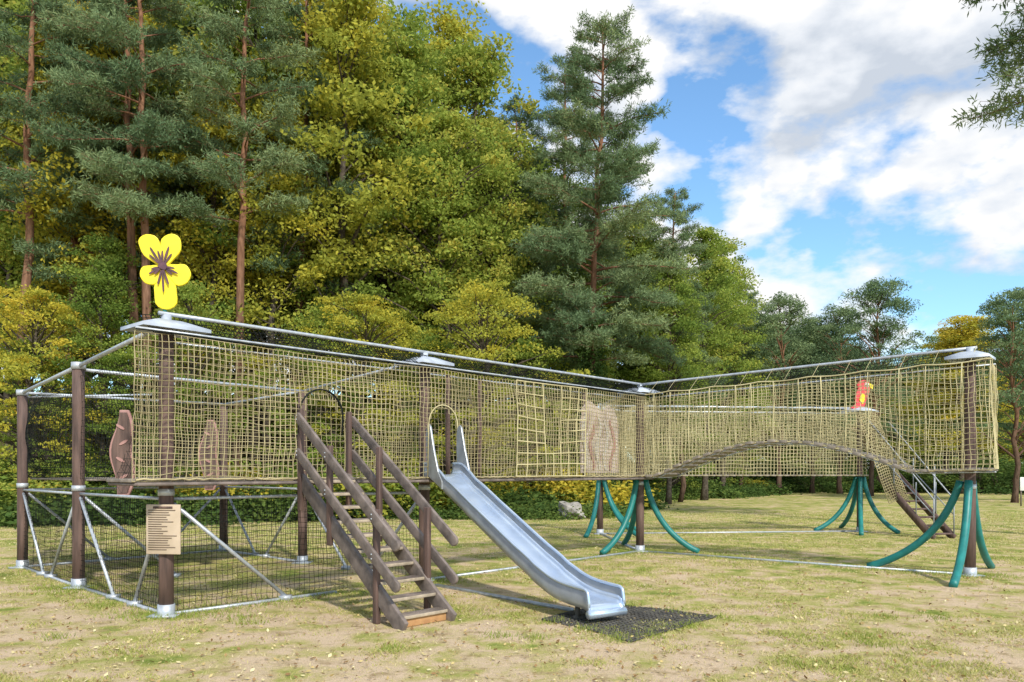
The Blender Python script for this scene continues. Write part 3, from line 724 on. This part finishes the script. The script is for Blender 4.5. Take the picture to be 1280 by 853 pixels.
for px,d,top,k in ((60,36,60,1),(130,30,300,0),(240,36,10,1),(325,36,-10,2),(500,36,70,1),(560,35,150,0),(600,38,75,1),(535,40,120,2),(620,37,190,2),(880,48,285,1),(905,55,300,0),(800,46,270,0),(715,44,260,2),(470,38,60,2),(835,42,330,0)):
    tree(DG[k],20,px,d,zt(top,d),'deciduous_tree')
for px,d,top,k in ((110,34,90,0),(15,37,180,1),(432,34,5,0),(400,37,30,1),(265,33,130,1),(150,34,60,0),(338,33,130,0),(555,44,100,1),(930,66,385,0)):
    tree(DY[k],20,px,d,zt(top,d),'autumn_tree')
for px,d,top,k in ((1200,62,398,0),(1178,66,412,1),(1225,64,408,1)):
    tree(DY[k],20,px,d,zt(top,d),'autumn_tree',sxy=1.6)
for px,d,H in ((590,29,8.6),(470,30.5,8.4),(60,29,8.2)):
    tree(DL,12,px,d,H,'low_autumn_tree')
for px,d,H in ((20,28.5,6.5),(650,35,7.5),(390,30,8),(250,29,8.5),(170,28.5,6),(530,32,7),(730,42,7),(830,50,8),(900,60,9)):
    tree(DLG,12,px,d,H,'low_green_tree')
o=put('pine_tree',PN[1]); o.location=(15.0,20.0,-.1); o.rotation_euler=(0,0,2.2); o.scale=(1.15,1.15,1.12)
fm=empty('forest_background')
sky_x=[-400,0,380,440,480,530,590,650,700,760,850,900,950,1000,1050,1118,1130,1160,1200,1300,1500]; sky_y=[-120,-60,10,30,70,130,110,190,240,240,300,330,395,405,410,420,440,430,415,400,380]
for i in range(34):
    px=-60+i*31+rng.uniform(-14,14); d=rng.uniform(41,52) if px<850 else rng.uniform(66,88)
    x=(px-640)/1000*d
    if d<edge(x)+5: d=float(edge(x))+rng.uniform(5,13)
    top=np.interp(px,sky_x,sky_y)+rng.uniform(0,70); z=zt(top,d)-float(hgt(np.array(x),np.array(d)))
    r=rng.random(); me,H0=(DG[rng.integers(3)],20) if r<.6 else ((DY[rng.integers(2)],20) if r<.86 else (PN[2],22))
    tree(me,H0,px,d,max(z,7),'forest_tree',fm,sxy=1.4)
for i in range(20):
    px=945+i*20+rng.uniform(-8,8); d=rng.uniform(84,100); top=np.interp(px,sky_x,sky_y)+rng.uniform(5,40)
    r=rng.random(); me,H0=(DG[rng.integers(3)],20) if r<.5 else ((DY[rng.integers(2)],20) if r<.65 else (PR[rng.integers(2)],16))
    tree(me,H0,px,d,zt(top,d),'forest_tree',fm,sxy=1.5)
for i in range(20):
    px=850+i*26+rng.uniform(-8,8); d=rng.uniform(74,88)
    tree(DLG if i%5 else DL,12,px,d,rng.uniform(7,10),'forest_tree',fm,sxy=1.5)
ug=empty('undergrowth')
for i in range(96):
    px=-90+i*14+rng.uniform(-12,12)
    d=30.
    for _ in range(6): d=float(edge((px-640)/1000*d))
    d+=abs(rng.normal(0,2.2))+.3
    if px>740: d+=rng.uniform(0,5)
    tree(BU[rng.integers(4)] if rng.random()<.4 else BU[rng.choice([0,2])],1,px,d,rng.uniform(.55,1.3),'bush',ug,sxy=1.5)
for i in range(28):
    px=770+i*21+rng.uniform(-8,8); d=rng.uniform(64,78)
    tree(BU[4],1,px,d,rng.uniform(.7,1.35),'bush',ug,sxy=1.9)
for i in range(12):
    px=rng.uniform(540,745); tree(BU[2],1,px,rng.uniform(29.5,34),rng.uniform(.45,.8),'bush',ug,sxy=1.6)
me=bpy.data.meshes.new('pale_boulder')
bm=bmesh.new(); bmesh.ops.create_icosphere(bm,subdivisions=3,radius=.55)
for v in bm.verts: v.co*= 1+.22*math.sin(v.co.x*7+1)*math.cos(v.co.y*6)+.12*math.sin(v.co.z*11); v.co.z*=.65
bm.to_mesh(me); bm.free(); me.materials.append(M_stone); o=put('pale_boulder',me); o.location=(2.15,29.0,.22); o.scale=(1.0,.8,1.1); o.rotation_euler=(.2,.5,.4)

x,y,w_,h_,z=(25.4,39.5,.32,.33,1.1)
e=empty('notice_sign'); acc=Acc(); box(acc,[x,y,z],[w_,0,0],[0,.02,0],[0,0,h_]); fin(acc,'panel',M_white,e,bevel=.01)
acc=Acc(); tube(acc,[[x-w_*.7,y+.07,0],[x-w_*.7,y+.07,z+h_*.7]],.035,8); tube(acc,[[x+w_*.7,y+.07,0],[x+w_*.7,y+.07,z+h_*.7]],.035,8); fin(acc,'legs',M_rail,e,True)

# ------------------------------------------------------------------ light, sky, camera
sunv=unit(np.array([.32,-.74,.66]))
sd_=bpy.data.lights.new('sun','SUN'); sd_.energy=4.4; sd_.angle=math.radians(3.0); sd_.color=(1,.95,.85)
so=bpy.data.objects.new('sun',sd_); S.collection.objects.link(so); so.rotation_euler=Vector(-sunv).to_track_quat('-Z','Y').to_euler()
W=bpy.data.worlds.new('World'); S.world=W; W.use_nodes=True; nt=W.node_tree; nt.nodes.clear()
out=N(nt,'ShaderNodeOutputWorld'); sk=N(nt,'ShaderNodeTexSky',sky_type='NISHITA'); sk.sun_disc=False
sk.sun_elevation=math.asin(sunv[2]); sk.sun_rotation=math.atan2(sunv[0],sunv[1]); sk.dust_density=.5; sk.air_density=1.0
tint=N(nt,'ShaderNodeMixRGB',blend_type='MULTIPLY'); tint.inputs[0].default_value=1; tint.inputs[2].default_value=(1.08,1.42,1.6,1); nt.links.new(sk.outputs[0],tint.inputs[1])
bg=N(nt,'ShaderNodeBackground'); bg.inputs[1].default_value=.15; nt.links.new(tint.outputs[0],bg.inputs[0])
tc=N(nt,'ShaderNodeTexCoord'); dirv=tc.outputs['Generated']; sp=N(nt,'ShaderNodeSeparateXYZ'); nt.links.new(dirv,sp.inputs[0])
cv=mapping(nt,dirv,(1,1,1.9),(0,0,0))
c1=noise(nt,3.9,7,mapping(nt,cv,(1,1,1),(4.3,1.2,.7)),.55)
c1b=noise(nt,3.9,4,mapping(nt,cv,(1,1,1),(4.3+.03,1.2-.02,.7+.085)),.55)
wn=noise(nt,6,3,dirv,.6)
wv1=N(nt,'ShaderNodeVectorMath',operation='SUBTRACT'); nt.links.new(wn.outputs['Color'],wv1.inputs[0]); wv1.inputs[1].default_value=(.5,.5,.5)
wv2=N(nt,'ShaderNodeVectorMath',operation='SCALE'); nt.links.new(wv1.outputs[0],wv2.inputs[0]); wv2.inputs['Scale'].default_value=.45
wv3=N(nt,'ShaderNodeVectorMath',operation='ADD'); nt.links.new(dirv,wv3.inputs[0]); nt.links.new(wv2.outputs[0],wv3.inputs[1])
wv4=N(nt,'ShaderNodeVectorMath',operation='NORMALIZE'); nt.links.new(wv3.outputs[0],wv4.inputs[0])
f=mth('ADD',mth('MULTIPLY',c1.outputs['Fac'],1.45),-.215)
for (px,py,w_,am) in ((760,0,.24,.10),(1100,110,.20,.10),(1190,290,.17,.08),(925,320,.09,.09),(925,180,.07,.08),
                      (560,90,.17,-.12),(930,235,.12,-.12),(860,110,.10,-.09),(470,5,.08,-.1),(1030,330,.09,-.06)):
    d=unit(np.array([(px-640)/1000,1,(590-py)/1000]))
    vm=N(nt,'ShaderNodeVectorMath',operation='DOT_PRODUCT'); nt.links.new(wv4.outputs[0],vm.inputs[0]); vm.inputs[1].default_value=d
    q=N(nt,'ShaderNodeMapRange',interpolation_type='SMOOTHSTEP'); nt.links.new(vm.outputs['Value'],q.inputs[0])
    q.inputs[1].default_value=math.cos(w_*1.5); q.inputs[2].default_value=1.0; q.inputs[3].default_value=0; q.inputs[4].default_value=am
    f=mth('ADD',f,q.outputs[0])
mask=ramp(nt,[(.46,(0,0,0)),(.51,(.5,.5,.5)),(.58,(1,1,1))],f)
lite=mth('MULTIPLY_ADD',mth('SUBTRACT',c1.outputs['Fac'],c1b.outputs['Fac']),3.0,.5)
col=ramp(nt,[(.18,(.60,.66,.75)),(.40,(.82,.86,.92)),(.60,(1.,1.,1.))],lite)
bg2=N(nt,'ShaderNodeBackground'); bg2.inputs[1].default_value=1.04; nt.links.new(col.outputs[0],bg2.inputs[0])
ms=N(nt,'ShaderNodeMixShader'); nt.links.new(mask.outputs[0],ms.inputs[0]); nt.links.new(bg.outputs[0],ms.inputs[1]); nt.links.new(bg2.outputs[0],ms.inputs[2])
nt.links.new(ms.outputs[0],out.inputs[0])

cd=bpy.data.cameras.new('camera'); cd.sensor_width=36; cd.lens=28.125; cd.shift_y=(590-426.5)/1280; cd.clip_end=3000
co=bpy.data.objects.new('camera',cd); co.location=(0,0,1.7); co.rotation_euler=(math.pi/2,0,0); S.collection.objects.link(co); S.camera=co
S.view_settings.view_transform='Standard'; S.view_settings.look='None'; S.view_settings.exposure=0
